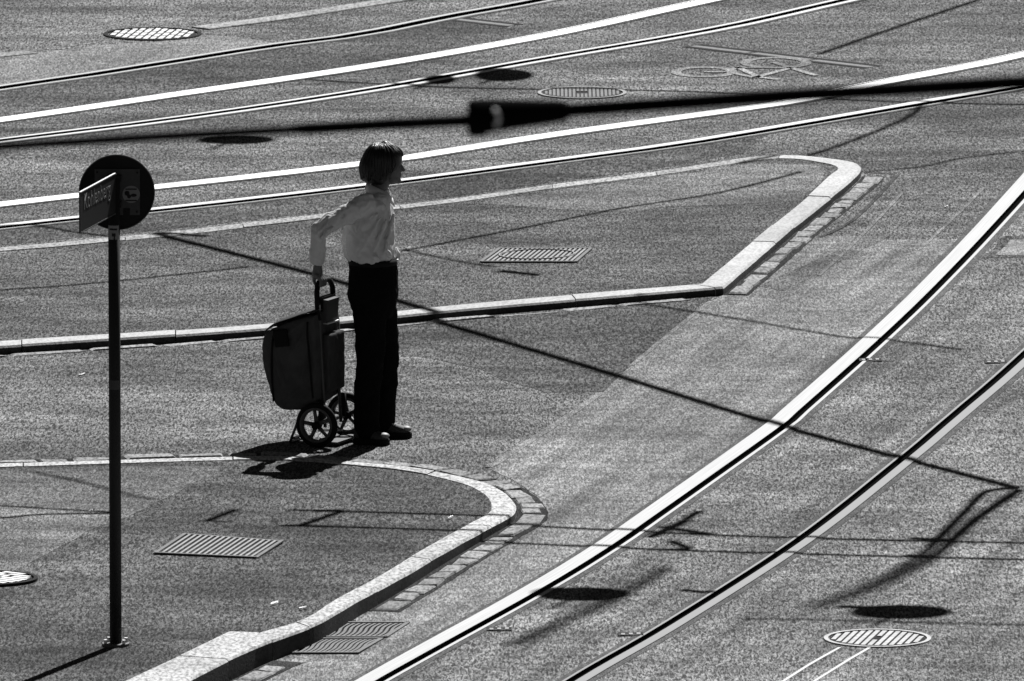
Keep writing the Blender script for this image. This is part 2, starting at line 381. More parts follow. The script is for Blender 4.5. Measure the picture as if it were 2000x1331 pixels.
# ------------------------------------------------------------------ rails
for pts, sd_, hw, gw, lw, mt, lab in rail_lines:
    e = empty('tram_rail', (0, 0, 0)); tag(e, lab, 'rail', 'tram rails')
    def strip(name, o0, o1, z0, z1, m, parent=e, ch=0.004):
        a = offset(pts, o0); b_ = offset(pts, o1); c1 = offset(pts, o0+(ch if o1 > o0 else -ch)); c2 = offset(pts, o1-(ch if o1 > o0 else -ch)); n = len(pts); vs = []
        for i in range(n):
            vs += [(a[i].x, a[i].y, z0), (a[i].x, a[i].y, z1-ch*.6), (c1[i].x, c1[i].y, z1), (c2[i].x, c2[i].y, z1), (b_[i].x, b_[i].y, z1-ch*.6), (b_[i].x, b_[i].y, z0)]
        fs = [tuple(range(6)), tuple(6*(n-1)+j for j in range(5, -1, -1))]
        for i in range(n-1):
            for j in range(6): fs.append((6*i+j, 6*(i+1)+j, 6*(i+1)+(j+1) % 6, 6*i+(j+1) % 6))
        me = MB().add(vs, fs).mesh(name); me.materials.append(m); me.materials.append(M['groove'])
        if name in ('running_head', 'guard_lip'):
            for i in range(n-1): me.polygons[2+6*i].material_index = 1     # greasy wall of the flangeway
        uv = me.uv_layers.new(name='along'); lat = (o0, o0, o0, o1, o1, o1); run = [0.0]
        for i in range(1, n): run.append(run[-1]+(pts[i]-pts[i-1]).length)
        for lp in me.loops: uv.data[lp.index].uv = (lat[lp.vertex_index % 6], run[lp.vertex_index//6])
        bm = bmesh.new(); bm.from_mesh(me); bmesh.ops.recalc_face_normals(bm, faces=bm.faces); bm.to_mesh(me); bm.free()
        return link(name, me, m, parent)
    s = sd_
    strip('running_head', s*(gw/2), s*(gw/2+hw-.002), -.055, .010, M[mt])
    strip('guard_lip', -s*(gw/2), -s*(gw/2+lw-.002), -.055, .008, M[mt], ch=.003)
    strip('groove_floor', s*(gw/2-.0005), -s*(gw/2-.0005), -.058, -.016, M['groove'], ch=.0005)
    near = pts[0].y < 0 and hw < .12 and len(pts) > 60
    w_ = .035 if mt in ('rail_bright', 'rail_dull') else .028
    for o0 in (s*(gw/2+hw), -s*(gw/2+lw)):
        q = w_ if o0 > 0 else -w_
        strip('joint_seal', o0, o0+q, -.02, .005, M['seal'], ch=.002)
for c in cutters: bpy.data.objects.remove(c)

# ------------------------------------------------------------------ kerbs, pavements, setts
def kerb(name, pairs, unp, m, lens, zoff=0.0, closed_ends=None):
    """pairs: (outer px, inner px); lens: stone lengths in metres, cycled"""
    q = cat_rom([o+i for o, i in pairs], 10)
    O = [unp(a, b_) for a, b_, c, d in q]; I = [unp(c, d) for a, b_, c, d in q]
    root = None; k = 0; i = 0; stones = []
    while i < len(O)-1:
        ln = lens[k % len(lens)]; acc = 0; j = i
        while j < len(O)-1 and acc < ln: acc += (O[j+1]-O[j]).length; j += 1
        stones.append((O[i:j+1], I[i:j+1])); i = j; k += 1
    e = empty(name, (0, 0, 0)); tag(e, kind='structure')
    for so, si in stones:
        stone_mesh(so, si, m, e)
    return e, O, I
def stone_mesh(so, si, m, e, name='kerb_stone'):
    gap = 0.0035; so = [p.copy() for p in so]; si = [p.copy() for p in si]
    for arr in (so, si):
        if len(arr) > 1:
            arr[0] = arr[0]+(arr[1]-arr[0]).normalized()*gap; arr[-1] = arr[-1]+(arr[-2]-arr[-1]).normalized()*gap
    dz = random.uniform(-.003, .003); ch = 0.012; vs = []; n = len(so)
    mid = len(so)
    for o, i in zip(so, si):
        o = o.copy(); i = i.copy()
        nz = noise.noise(o*4)*.004
        t = (i-o).normalized(); o = o+t*nz
        vs += [(o.x, o.y, -.08), (o.x, o.y, o.z+dz-ch), (o.x+t.x*ch, o.y+t.y*ch, o.z+dz), (i.x-t.x*.004, i.y-t.y*.004, i.z+dz), (i.x, i.y, i.z+dz-.006), (i.x, i.y, -.08)]
    fs = [tuple(range(6)), tuple(6*(n-1)+j for j in range(5, -1, -1))]
    for i in range(n-1):
        for j in range(6): fs.append((6*i+j, 6*(i+1)+j, 6*(i+1)+(j+1) % 6, 6*i+(j+1) % 6))
    me = MB().add(vs, fs).mesh(name); me.materials.append(m); me.materials.append(M['kerb_face_shade'])
    for i in range(n-1): me.polygons[2+6*i].material_index = 1       # shade on the face towards the road is painted in, near black
    bm = bmesh.new(); bm.from_mesh(me); bmesh.ops.recalc_face_normals(bm, faces=bm.faces); bm.to_mesh(me); bm.free()
    return link(name, me, m, e)
# near pavement
LP = [((-420,917),(-420,926)),((0,904.5),(0,912)),((455,891),(455,898)),((600,894),(595,900)),((696,902),(690,908.5)),((784,910),(775,917)),((858,921),(840,928)),((943,940),(906,945)),
      ((980,956),(933,957)),((1002,975),(952,972)),((1008,991),(959,989)),((998,1006),(951,1004)),((954,1030),(906,1028)),((858,1083),(818,1077)),((784,1126),(742,1123)),((692,1176),(653,1172)),((622,1216),(595,1208)),((532,1250),(505,1235))]
ke, LO, LI = kerb('pavement_kerb', LP, lambda x, y: PL(x, y), M['granite'], [1.25, 1.1, 1.3, .95, 1.2])
W2 = [((532,1250),(505,1235)),((500,1263),(448,1233)),((446,1287),(350,1280)),((361,1331),(240,1331)),((200,1420),(60,1420)),((-100,1600),(-260,1600))]
q = [(PL(*a), PL(*b_)) for a, b_ in W2]
q2 = [tuple((a*(1-t/3)+b_*(t/3)) for a, b_ in zip(x, y)) for x, y in zip([tuple(a)+tuple(b_) for a, b_ in q], [tuple(a)+tuple(b_) for a, b_ in q[1:]]) for t in range(3)]+[tuple(q[-1][0])+tuple(q[-1][1])]; WO = [Vector(x[:3]) for x in q2]; WI = [Vector(x[3:]) for x in q2]
stone_mesh(WO[:7], WI[:7], M['granite'], ke); stone_mesh(WO[6:10], WI[6:10], M['granite'], ke); stone_mesh(WO[9:], WI[9:], M['granite'], ke)
poly = LI+[WI[0]]+WI[1:]+[PL(-900, 1600), PL(-900, 935)]
pav = MB().prism([Vector((p.x, p.y, 0)) for p in poly], -.06, lambda p: LA+LB*p.y-.006).build('pavement', M['pave']); tag(pav, kind='structure')
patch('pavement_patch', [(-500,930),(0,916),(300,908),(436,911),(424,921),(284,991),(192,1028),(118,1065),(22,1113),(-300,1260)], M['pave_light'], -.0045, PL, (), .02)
# island
IP = [((-420,703),(-420,692)),((0,676.5),(0,666)),((415,649),(415,640)),((660,628.5),(660,619)),((905,604),(905,594)),((1150,583),(1140,573.5)),((1413,561),(1370,555))]
IP2 = [((1413,561),(1370,555)),((1470,512),(1424,510)),((1545,447),(1500,446)),((1610,395),(1566,393)),((1668,347),(1618,345)),((1682,329),(1636,331)),((1672,318),(1626,322)),((1632,310.5),(1597,316)),((1573,304),(1560,310.5)),((1523,302.5),(1520,309))]
IP3 = [((1523,302.5),(1520,309)),((1456,307),(1460,315)),((1280,334),(1284,342)),((1096,357),(1099,365)),((916,383),(919,391)),((780,400),(782,408)),((400,444),(402,453)),((120,472.5),(121,481)),((0,483),(0,491)),((-420,520),(-420,529))]
k1, FO, FI = kerb('island_kerb', IP, lambda x, y: PI_(x, y), M['granite_smooth'], [1.35, .95, 1.3])
k2, RO, RI = kerb('island_kerb', IP2, lambda x, y: PI_(x, y), M['granite_smooth'], [.75, 1.05, .6, 1.3, 1.35, 1.0])
k3, QO, QI = kerb('island_kerb', IP3, lambda x, y: PI_(x, y), M['granite_old'], [1.1, .8, 1.3])
poly = FI[:-1]+RI[:-1]+QI
isl = MB().prism([Vector((p.x, p.y, 0)) for p in poly], -.05, IZ-.005).build('island_pavement', M['pave_island']); tag(isl, kind='structure')
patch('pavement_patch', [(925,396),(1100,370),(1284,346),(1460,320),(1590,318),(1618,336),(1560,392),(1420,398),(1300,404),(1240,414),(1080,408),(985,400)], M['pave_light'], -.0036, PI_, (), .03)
# gutter setts
def setts(name, pts, gap, wid, ln, skip=lambda p: False, top=.014, m='sett', sgn=1, bed=True):
    e = empty(name, (0, 0, 0)); tag(e, kind='structure'); base = offset(pts, sgn*gap)
    if bed:
        b0_ = [p for p in offset(pts, sgn*.004)]; b1_ = [p+Vector((noise.noise(p*7), noise.noise(p*7+Vector((3, 3, 3))), 0))*.012 for p in offset(pts, sgn*(gap+wid+.022))]
        for i in range(0, len(pts)-1):
            if skip(base[i]) or skip(base[i+1]): continue
            MB().prism([b0_[i], b0_[i+1], b1_[i+1], b1_[i]], -.03, .004).build('gutter_bed', M['bed'], e)
    i = 0; run = resample(base, 0.03); nrm = [side(run, j)*sgn for j in range(len(run))]
    while i < len(run)-4:
        k = max(4, int(ln*random.uniform(.75, 1.3)/.03)); j = min(len(run)-1, i+k)
        if not skip(run[i]) and not skip(run[j]):
            wd = wid*random.uniform(.86, 1.1); a, b_ = run[i], run[j]; t = (b_-a).normalized()*.016; z = top+random.uniform(-.005, .004)
            w0 = random.uniform(-.008, .008); c = [a+t+nrm[i]*w0, b_-t+nrm[j]*w0, b_-t+nrm[j]*wd, a+t+nrm[i]*wd]
            c = [p+Vector((random.uniform(-.008, .008), random.uniform(-.012, .012), 0)) for p in c]; cc = sum(c, Vector())/4
            vs = [(p.x, p.y, -.04) for p in c]+[(p.x, p.y, z-.008) for p in c]
            tz = [random.uniform(-.004, .004) for _ in c]
            vs += [(p.lerp(cc, .12).x, p.lerp(cc, .12).y, z+d) for p, d in zip(c, tz)]
            fs = [(3, 2, 1, 0), (8, 9, 10, 11)]+[(r+x, r+(x+1) % 4, r+4+(x+1) % 4, r+4+x) for r in (0, 4) for x in range(4)]
            me = MB().add(vs, fs).mesh('sett'); bm = bmesh.new(); bm.from_mesh(me); bmesh.ops.recalc_face_normals(bm, faces=bm.faces); bm.to_mesh(me); bm.free()
            link('sett', me, M[m], e)
        i = j
    return e
LO0 = [Vector((p.x, p.y, 0)) for p in LO]; gx = P(665, 1205); gx2 = P(560, 1285)
inpit = lambda p: gx2.y-.1 < p.y < gx.y+.12 and p.x < P(820, 1250).x
setts('gutter', LO0+[Vector((p.x, p.y, 0)) for p in WO[1:]], .035, .115, .24, inpit)
RO0 = [Vector((p.x, p.y, 0)) for p in RO]; kk = next(i for i, p in enumerate(RO0) if p.y > P(1682, 329, IZ).y-.02)
setts('gutter', RO0[:kk], .03, .10, .27, lambda p: False, .014, 'sett', -1)
setts('gutter', [Vector((p.x, p.y, 0)) for p in FO], .03, .07, .45, lambda p: p.x > P(1380, 565).x, .006, 'sett_old', -1, False)
# pale stone edging along the far track bed
for px in ([(-420,150),(0,109),(120,97),(215,86)], [(390,57),(550,36),(760,3),(1000,-30)]):
    pts = resample([P(*q) for q in cat_rom(px, 6)], .25); e = empty('stone_edging', (0, 0, 0)); tag(e, kind='structure')
    a = offset(pts, .09); b_ = offset(pts, -.09)
    for i in range(0, len(pts)-4, 4):
        stone_mesh([p+Vector((0, 0, .009)) for p in a[i:i+5]], [p+Vector((0, 0, .009)) for p in b_[i:i+5]], M['sett_old'], e, 'edging_stone')

# ------------------------------------------------------------------ ironwork in the ground
def ring(mb, r0, r1, z0, z1, n=48):
    vs = []
    for k in range(n):
        c, s = math.cos(2*math.pi*k/n), math.sin(2*math.pi*k/n)
        vs += [(r0*c, r0*s, z0), (r1*c, r1*s, z0), (r1*c, r1*s, z1), (r0*c, r0*s, z1)]
    return mb.add(vs, [(4*k+j, 4*k+(j+1) % 4, 4*((k+1) % n)+(j+1) % 4, 4*((k+1) % n)+j)[::-1] for k in range(n) for j in range(4)])
def disc(mb, r, z0, z1, n=48):
    return mb.prism([Vector((r*math.cos(2*math.pi*k/n), r*math.sin(2*math.pi*k/n), 0)) for k in range(n)], z0, z1)
def manhole(px, py, rpx, unp, lab, style, ang=0.0, base=0.0):
    c = unp(px, py); r = rpx/F*(c-C0).length
    e = empty('manhole_cover', c); tag(e, lab, 'manhole cover', 'round manhole covers')
    if unp is PL: e.rotation_euler = (math.atan(LB), 0, 0)
    mf, ml = {'waffle': ('slot', 'slot'), 'ribs': ('iron_mid', 'slot'), 'stripes': ('iron_pale', 'slot')}[style]
    mr = {'waffle': 'iron_bright', 'ribs': 'iron', 'stripes': 'iron_pale'}[style]
    fr = MB(); ring(fr, r*.92, r, -.03, .009); fr.build('frame', M[mf], e)
    ld = MB(); disc(ld, r*.885, -.03, .004); lid = ld.build('lid', M[ml], e)
    R = r*.86; rot = Matrix.Rotation(ang, 3, 'Z'); st = {'waffle': .050, 'ribs': .026, 'stripes': .036}[style]; x = -R+st*.6
    k = 0
    while x < R-st*.3:
        h = math.sqrt(max(0, R*R-x*x))-.01
        segs = [(-h, h)]
        if style == 'waffle':
            segs = []; y = -h; s_ = .11+.03*(k % 3)
            while y < h: segs.append((y, min(h, y+s_))); y += s_+.03
        if style in ('ribs', 'stripes') and abs(x) < .03: segs = [(-h, -.06), (.06, h)]
        for a, b_ in segs:
            if b_-a < .02: continue
            MB().box(rot @ Vector((x, (a+b_)/2, .005)), (st*.66, b_-a, .007), rot).build('rib', M[mr], lid)
        x += st; k += 1
    return e
manhole(298, 68, 96, P, 'bright ridged round manhole cover beside the outermost far rail', 'waffle', -.15)
manhole(1137, 183, 87, P, 'dull ribbed round manhole cover between the far tracks below the bike marking', 'ribs', 0)
manhole(1714, 1249, 105, P, 'round manhole cover with diagonal stripes and pale rim in the tram lane', 'stripes', -.2)
manhole(-22, 1131, 96, PL, 'pale ribbed round manhole cover in the pavement behind the sign pole', 'waffle', .9)

def rect_cover(px, unp, lab, n, m_rib='iron_mid', ell=None):
    c = [unp(*q) for q in px]      # near-left, far-left, far-right, near-right
    o = sum(c, Vector())/4; e = empty('access_cover', o); tag(e, lab, 'access cover')
    c = [p-o for p in c]; up = Vector((0, 0, .001)); up0 = Vector((0, 0, -.03))
    pl = MB().add([p+up0 for p in c]+[p+up for p in c], [(0, 1, 2, 3), (7, 6, 5, 4), (0, 4, 5, 1), (1, 5, 6, 2), (2, 6, 7, 3), (3, 7, 4, 0)]).build('plate', M['bed'], e)
    B = lambda u, v: c[0].lerp(c[3], u).lerp(c[1].lerp(c[2], u), v)
    def bar(a, b_, wd, h, name, m):
        d = b_-a; L_ = d.length; ang = math.atan2(d.y, d.x)
        mid = (a+b_)/2; q = Matrix.Rotation(ang, 3, 'Z'); MB().box(mid+Vector((0, 0, h/2-.001)), (L_, wd, h), q).build(name, m, e)
    for a, b_ in ((B(0, 0), B(1, 0)), (B(0, 1), B(1, 1)), (B(0, 0), B(0, 1)), (B(1, 0), B(1, 1))): bar(a, b_, .02, .007, 'frame_bar', M['iron'])
    for k in range(1, n):
        bar(B(k/n, .04), B(k/n, .96), .014 if n > 16 else .016, .006, 'rib', M[m_rib])
    return e, B
rect_cover([(302,1081),(362,1045),(552,1058),(500,1089)], PL, 'ribbed rectangular access cover in the near pavement beside the sign pole', 17)
e_, B_ = rect_cover([(940,512),(976,486),(1154,486),(1124,512)], PI_, 'ribbed rectangular access cover in the raised island behind the woman', 19)
pts = [B_(.5+.40*math.cos(a), .5+.36*math.sin(a))+Vector((0, 0, .004)) for a in [2*math.pi*k/36 for k in range(37)]]
MB().tube(pts, .008, 6).build('raised_ring', M['iron_mid'], e_)
# gutter grating with S-shaped bars
ge = empty('gutter_grating', P(690, 1247)); tag(ge, 'cast iron gutter grating with wavy bars at the kerb foot', 'drain grating')
g0 = ge.location.copy()
for c in GR:
    c = [P(*q)-g0+Vector((0, 0, .006)) for q in c]; B = lambda u, v: c[0].lerp(c[3], u).lerp(c[1].lerp(c[2], u), v)
    fm = MB(); rim_ = [B(0, 0), B(0, 1), B(1, 1), B(1, 0), B(0, 0)]
    for a, b_ in zip(rim_, rim_[1:]):
        d = b_-a; fm.box((a+b_)/2-Vector((0, 0, .012)), (d.length+.01, .022, .03), Matrix.Rotation(math.atan2(d.y, d.x), 3, 'Z'))
    pan = fm.build('panel_frame', M['iron'], ge)
    for k in range(1, 14):
        cl = [B(k/14+.028*math.sin(2*math.pi*t/10), .03+.94*t/10) for t in range(11)]; hw = .0075
        a = offset(cl, hw); b_ = offset(cl, -hw)
        MB().prism(a+b_[::-1], -.03, .004).build('bar', M['iron'], pan)
MB().prism([P(x, y)-g0 for x, y in ((569,1279),(650,1216),(801,1216),(700,1279))], -.24, -.20).build('pit_floor', M['pit'], ge)
# small rail drain boxes
for x, y, lab in ((1700,705,'small slotted rail drain box touching the wide bright rail'),(1945,709,'small slotted rail drain box touching the dull rail, farther along the track'),(975,1231,'small slotted rail drain box beside the wide bright rail near the black oval shadow'),(1232,1241,'small slotted rail drain box beside the dull rail near the black oval shadow')):
    c = P(x, y); e = empty('rail_drain', c); tag(e, lab, 'drain box', 'small rail drains')
    MB().box((0, 0, .002), (.13, .10, .012)).build('lid', M['tar'], e)
    for k in (-1, 0, 1): MB().box((k*.04, -.01+.01*k, .009), (.02, .05, .004)).build('slot_bar', M['iron_mid'], e)
# slot drains across the far track
for a, b_, lab in (((1350,90),(1706,132),'long dark slot drain lying across the lane above the bike marking'), ((882,37),(1003,51),'short dark slot drain lying across the far track')):
    pa, pb = P(*a), P(*b_); d = pb-pa; L_ = d.length; e = empty('slot_drain', (pa+pb)/2, math.atan2(d.y, d.x)); tag(e, lab, 'slot drain', 'slot drains')
    for k in (-1, 1): MB().box((0, k*.07, -.002), (L_, .055, .010)).build('edge_bar', M['slot'], e)
    n = int(L_/.5)
    for k in range(n): MB().box((-L_/2+(k+.5)*L_/n, 0, -.002), (L_/n-.04, .07, .0085)).build('slot_lid', M['iron'], e)
# bicycle marking (worn paint)
be = empty('bicycle_marking', P(1450, 135)); tag(be, 'worn bicycle symbol painted on the road between the far tracks', 'road marking')
b0 = be.location.copy()
def stroke(px, name, wd=.045, z=.0045, m='paint'):
    pts = [P(*q)-b0 for q in px]; a = offset(pts, wd/2); c = offset(pts, -wd/2)
    n = len(pts); vs = [(p.x, p.y, z) for p in a]+[(p.x, p.y, z) for p in c]
    MB().add(vs, [(i, n+i, n+i+1, i+1) for i in range(n-1)]).build(name, M[m], be)
for cx, cy, rx, ry in ((1375,142,55,9.2),(1515,124,60,9.8)):
    stroke([(cx+rx*math.cos(a), cy+ry*math.sin(a)) for a in [2*math.pi*k/40 for k in range(41)]], 'wheel_ring', .07, .0045)
for px in ([(1375,142),(1420,142)], [(1440,133),(1482,152),(1520,157)], [(1440,133.5),(1545,134)], [(1545,134),(1475,153),(1420,142)], [(1510,123),(1580,145),(1596,149)], [(1430,137),(1450,131)]):
    stroke([tuple(Vector(px[i]).lerp(Vector(px[i+1]), t/4)) for i in range(len(px)-1) for t in range(5)], 'frame_line', .05, .0055)
# ground scraps
for k, (x, y, u, wd, dp, lab) in enumerate([(160,733,P,.05,.05,'white paper scrap on the road beside the sign pole'),(176,1000,PL,.035,.04,'white scrap on the pale pavement left of the pole'),(536,1180,PL,.055,.06,'bent white paper scrap on the pavement near the wide kerb stone'),(592,1189,PL,.06,.04,'thin white paper strip next to the wide kerb stone'),
        (880,1012,PL,.035,.05,'small pale scrap inside the kerb corner'),(1390,320,P,.0,.0,''),(1848,405,P,.03,.05,'small pale scrap on the tram lane beside the wide bright rail')]):
    if not lab: continue
    c = u(x, y); mb = MB(); n = 5
    vs = []
    for i in range(n):
        for j in range(3):
            vs.append(((i/(n-1)-.5)*wd*.7, (j/2-.5)*dp*(.35+.3*abs(math.sin(i*1.9+k)))+(i-2)*.014, .008+.008*noise.noise(Vector((i*.9+k*3, j*.8, k)))))
    fs = [(i*3+j, (i+1)*3+j, (i+1)*3+j+1, i*3+j+1) for i in range(n-1) for j in range(2)]
    o = mb.add(vs, fs).build('paper_scrap', M['paper'], None, False, c); tag(o, lab, 'scrap', 'paper scraps')
    sm = o.modifiers.new('t', 'SOLIDIFY'); sm.thickness = .002

# ------------------------------------------------------------------ round sign on its pole
b = PL(226, 1259); se = empty('street_sign', b); tag(se, 'round traffic sign seen from behind with a street name plate on a tall dark pole', 'traffic sign')
D = (b-C0).length; pm = F/D                       # pixels per metre at the pole
hz = lambda py: (1259-py)/(pm*math.cos(PITCH))
MB().tube([(0, 0, 0), (0, 0, hz(348))], .0305, 20).build('pole', M['pole'], se, True)
MB().ell((0, 0, hz(348)), (.031, .031, .012), 16).build('pole_cap', M['pole'], se, True)
mb = MB(); disc(mb, .07, -.006, .008, 24); mb.build('base_plate', M['iron'], se)
for a in (.5, 2.2, 3.7, 5.5): MB().tube([(.06*math.cos(a), .06*math.sin(a), .01), (.06*math.cos(a), .06*math.sin(a), .03)], .010, 6).build('base_bolt', M['bolt'], se)
cz = hz(380.5); cx = 5/pm; r = 73/pm; yb = .055
dk = MB(); vs = []
for y, rr in ((yb, r), (yb+.012, r), (yb+.012, r*.985), (yb+.004, r*.985)):
    vs += [(cx+rr*math.cos(2*math.pi*k/64), y, cz+rr*math.sin(2*math.pi*k/64)) for k in range(64)]
dk.add(vs, [tuple(range(64))]+[(i*64+k, (i+1)*64+k, (i+1)*64+(k+1) % 64, i*64+(k+1) % 64) for i in range(3) for k in range(64)]+[tuple(range(255, 191, -1))])
dko = dk.build('disc', M['sign_back'], se)
MB().tube([(cx+r*math.cos(2*math.pi*k/64), yb-.002, cz+r*math.sin(2*math.pi*k/64)) for k in range(65)], .004, 6).build('rim', M['sign_plate'], dko, True)
def sx(px): return (px-223)/pm
MB().box((sx(229), yb-.005, hz(380)), (88/pm, .006, 90/pm)).build('bracket_plate', M['sign_plate'], se)
for x, y in ((190,341),(268,342),(267,418)): MB().tube([(sx(x), yb-.014, hz(y)), (sx(x), yb-.006, hz(y))], .005, 6).build('rivet', M['sign_back'], se)
for z in (352, 402): MB().box((0, .026, hz(z)), (.075, .056, .03)).build('clamp', M['pole'], se)
mb = MB(); vs = [(sx(256)+17/pm*math.cos(2*math.pi*k/28), yb-.0105, hz(384)+17/pm*math.sin(2*math.pi*k/28)) for k in range(28)]
vs2 = [(x, yb-.0085, z) for x, y, z in vs]
stk = mb.add(vs+vs2, [tuple(range(28)), tuple(range(55, 27, -1))]+[(k, 28+k, 28+(k+1) % 28, (k+1) % 28) for k in range(28)]).build('sticker', M['sticker'], se)
for x, z, w_, h_ in ((256,374,22,2.2),(256,396,22,2.2)): MB().box((sx(x), yb-.0115, hz(z)), (w_/pm, .001, h_/pm)).build('print_bar', M['sticker_dark'], stk)
MB().ell((sx(248), yb-.0112, hz(382)), (5/pm, .0012, 5/pm), 12).ell((sx(252), yb-.0112, hz(388)), (4/pm, .0012, 4/pm), 12).build('print_blob', M['sticker_dark'], stk)
MB().ell((sx(261), yb-.0112, hz(386)), (6/pm, .0012, 3.2/pm), 12).build('print_blob', M['sticker_dark'], stk)
MB().box((sx(247), yb-.010, hz(419)), (13/pm, .003, 15/pm)).box((sx(245), yb-.0115, hz(420)), (5/pm, .001, 4/pm)).build('sticker', M['sign_back'], se)
# street name plate, reaching from the pole towards the street
pa = Vector((sx(225.5), -.03, 0)); dvec = Vector((-61/pm, -44/(pm*math.sin(.1667)), 0)); ang = math.atan2(-dvec.y, -dvec.x)
pe = MB(); Lp = dvec.length; zt, zb = hz(340.5), hz(416.5); zc = (zt+zb)/2; hh = zt-zb
R3 = Matrix.Rotation(ang, 3, 'Z'); pc = pa+dvec/2
npl = MB().box(pc+Vector((0, 0, zc)), (Lp, .005, hh), R3).build('name_plate', M['plate_face'], se)
MB().box(pc+Vector((0, 0, zc+hh/2+.0025)), (Lp+.002, .010, .005), R3).build('plate_edge', M['bolt'], npl)  # pale metal puts the lit look of the top edge into the colour
MB().box(pc+Vector((0, 0, zc-hh/2-.0025)), (Lp+.002, .009, .005), R3).build('plate_edge', M['sign_plate'], npl)
MB().box(pa+dvec+Vector((0, 0, zc)), (.005, .009, hh), R3).build('plate_edge', M['sign_plate'], npl)
cu = bpy.data.curves.new('lettering', 'FONT'); cu.body = 'Kohlenberg'; cu.size = .115; cu.extrude = .0008; cu.align_x = 'CENTER'
to = bpy.data.objects.new('tmp', cu); COL.objects.link(to); dg = bpy.context.evaluated_depsgraph_get()
tme = bpy.data.meshes.new_from_object(to.evaluated_get(dg)); bpy.data.objects.remove(to)
# reading direction: from the street end to the pole; the face looks away from the island
xd = R3 @ Vector((1, 0, 0)); zd = Vector((0, 0, 1)); nd = xd.cross(zd)
mtx = Matrix((xd, zd, nd)).transposed()
for v in tme.vertices: v.co = mtx @ v.co + pc + nd*.0034 + Vector((0, 0, zc+.005)) + xd*(-.02)
link('lettering', tme, M['plate_text'], npl)
# stickers on the pole
def pole_sticker(z0, z1, a0, a1, m, r=.0318, name='pole_sticker', par=se):
    n = 8; vs = []
    for z in (z0, z1):
        for k in range(n+1):
            a = math.radians(a0+(a1-a0)*k/n); vs.append((r*math.cos(a), r*math.sin(a), z))
    return MB().add(vs, [(k, k+1, n+2+k, n+1+k) for k in range(n)]).build(name, M[m], par)
p_ = pole_sticker(hz(468), hz(441), 205, 320, 'sticker'); pole_sticker(hz(462), hz(456), 250, 285, 'sticker_dark', .0324, 'print_mark', p_); pole_sticker(hz(450), hz(446.5), 225, 300, 'sticker_dark', .0324, 'print_mark', p_)
p_ = pole_sticker(hz(468), hz(456), 268, 280, 'sticker_dark', .0326, 'print_mark', p_)
pole_sticker(hz(760), hz(742), 215, 325, 'sign_plate'); pole_sticker(hz(505), hz(488), 200, 235, 'sticker_dark')

# ------------------------------------------------------------------ foreground span wire with insulator (out of focus, close to the camera)
DW = 28.0; we = empty('span_wire', AT(1000, 222, DW)); tag(we, 'blurred black overhead wire with a cone insulator crossing high before the street', 'overhead wire')
w0 = we.location.copy(); A = lambda x, y: AT(x, y, DW)-w0
k = DW/F
MB().tube([A(-9000, 800), A(-2000, 405), A(0, 287), A(300, 268), A(600, 252)], 10*k, 10).build('thin_wire', M['wire'], we, True)
MB().tube([A(570, 253), A(600, 252), A(760, 243), A(930, 235)], [10*k, 13*k, 13*k, 13*k], 12).build('sleeve', M['wire'], we, True)
cone = MB().tube([A(912, 231), A(920, 231), A(944, 230), A(948, 227), A(1100, 217), A(1112, 216)], [30*k, 38*k, 38*k, 35*k, 22*k, 16*k], 24).build('insulator', M['insul'], we, True)
MB().tube([A(1100, 217), A(1560, 186), A(2000, 161), A(4000, 55), A(9000, -150)], 14.5*k, 12).build('thick_wire', M['wire'], we, True)
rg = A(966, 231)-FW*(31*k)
MB().tube([rg+(UP*math.cos(a)*14+Vector((1, 0, 0))*math.sin(a)*8)*k for a in [math.radians(q) for q in range(-20, 200, 20)]], 4.5*k, 8).build('ring_glint', M['insul_glint'], cone, True)  # pale arc painted as a glint on the insulator

# ------------------------------------------------------------------ overhead lines and lamps above the street (only their shadows fall into view)
def OH(px, py, h, unp=P): return unp(px, py)+SH*h
def wire(name, px, h, r, lab, cat='overhead wire'):
    pts = cat_rom([tuple(OH(x, y, h if not isinstance(h, list) else h[i])) for i, (x, y) in enumerate(px)], 5)
    o = MB().tube(pts, r, 6).build(name, M['wire'], None, True); tag(o, lab, cat, 'overhead tram lines'); return o
wire('bracket_arm', [(286,470),(620,556),(800,613),(1150,718),(1500,826),(1760,896),(1988,955)], 5.6, .040, 'overhead steel arm whose shadow runs diagonally past the woman and both curving rails')
wire('feeder_cable', [(1986,954),(1925,962),(1885,1000),(1840,1045),(1790,1092),(1690,1145),(1580,1185)], [5.6,5.7,5.8,6.2,9,14,20], .034, 'overhead cable whose shadow bends back from the arm tip, outer one of a pair')
wire('feeder_cable', [(1990,958),(1945,988),(1900,1020),(1860,1056),(1815,1095),(1710,1150),(1600,1190)], [5.6,5.7,5.8,6.2,9,14,20], .034, 'overhead cable whose shadow bends back from the arm tip, inner one of a pair')
wire('contact_wire', [(560,1012),(1000,1027),(1300,1042),(1600,1053),(2100,1064)], 5.5, .024, 'overhead tram wire whose shadow crosses both curving rails, farther one of a pair')
wire('contact_wire', [(540,1046),(860,1056),(1300,1075),(1600,1084),(2100,1097)], 5.5, .024, 'overhead tram wire whose shadow crosses both curving rails, nearer one of a pair')
wire('contact_wire', [(-300,985),(0,1004),(90,1010),(220,1018)], 5.5, .019, 'overhead tram wire whose shadow fades towards the sign pole, upper branch')
wire('contact_wire', [(-300,1050),(0,1030),(70,1023),(220,1020)], 5.5, .024, 'overhead tram wire whose shadow fades towards the sign pole, lower branch')
wire('contact_wire', [(-300,600),(0,583),(200,568),(480,538)], 5.6, .021, 'overhead tram wire whose shadow lies on the island left of the woman')
wire('contact_wire', [(780,507),(1000,465),(1200,425),(1400,393),(1560,352)], 5.6, .021, 'overhead tram wire whose shadow crosses the island behind the rectangular cover')
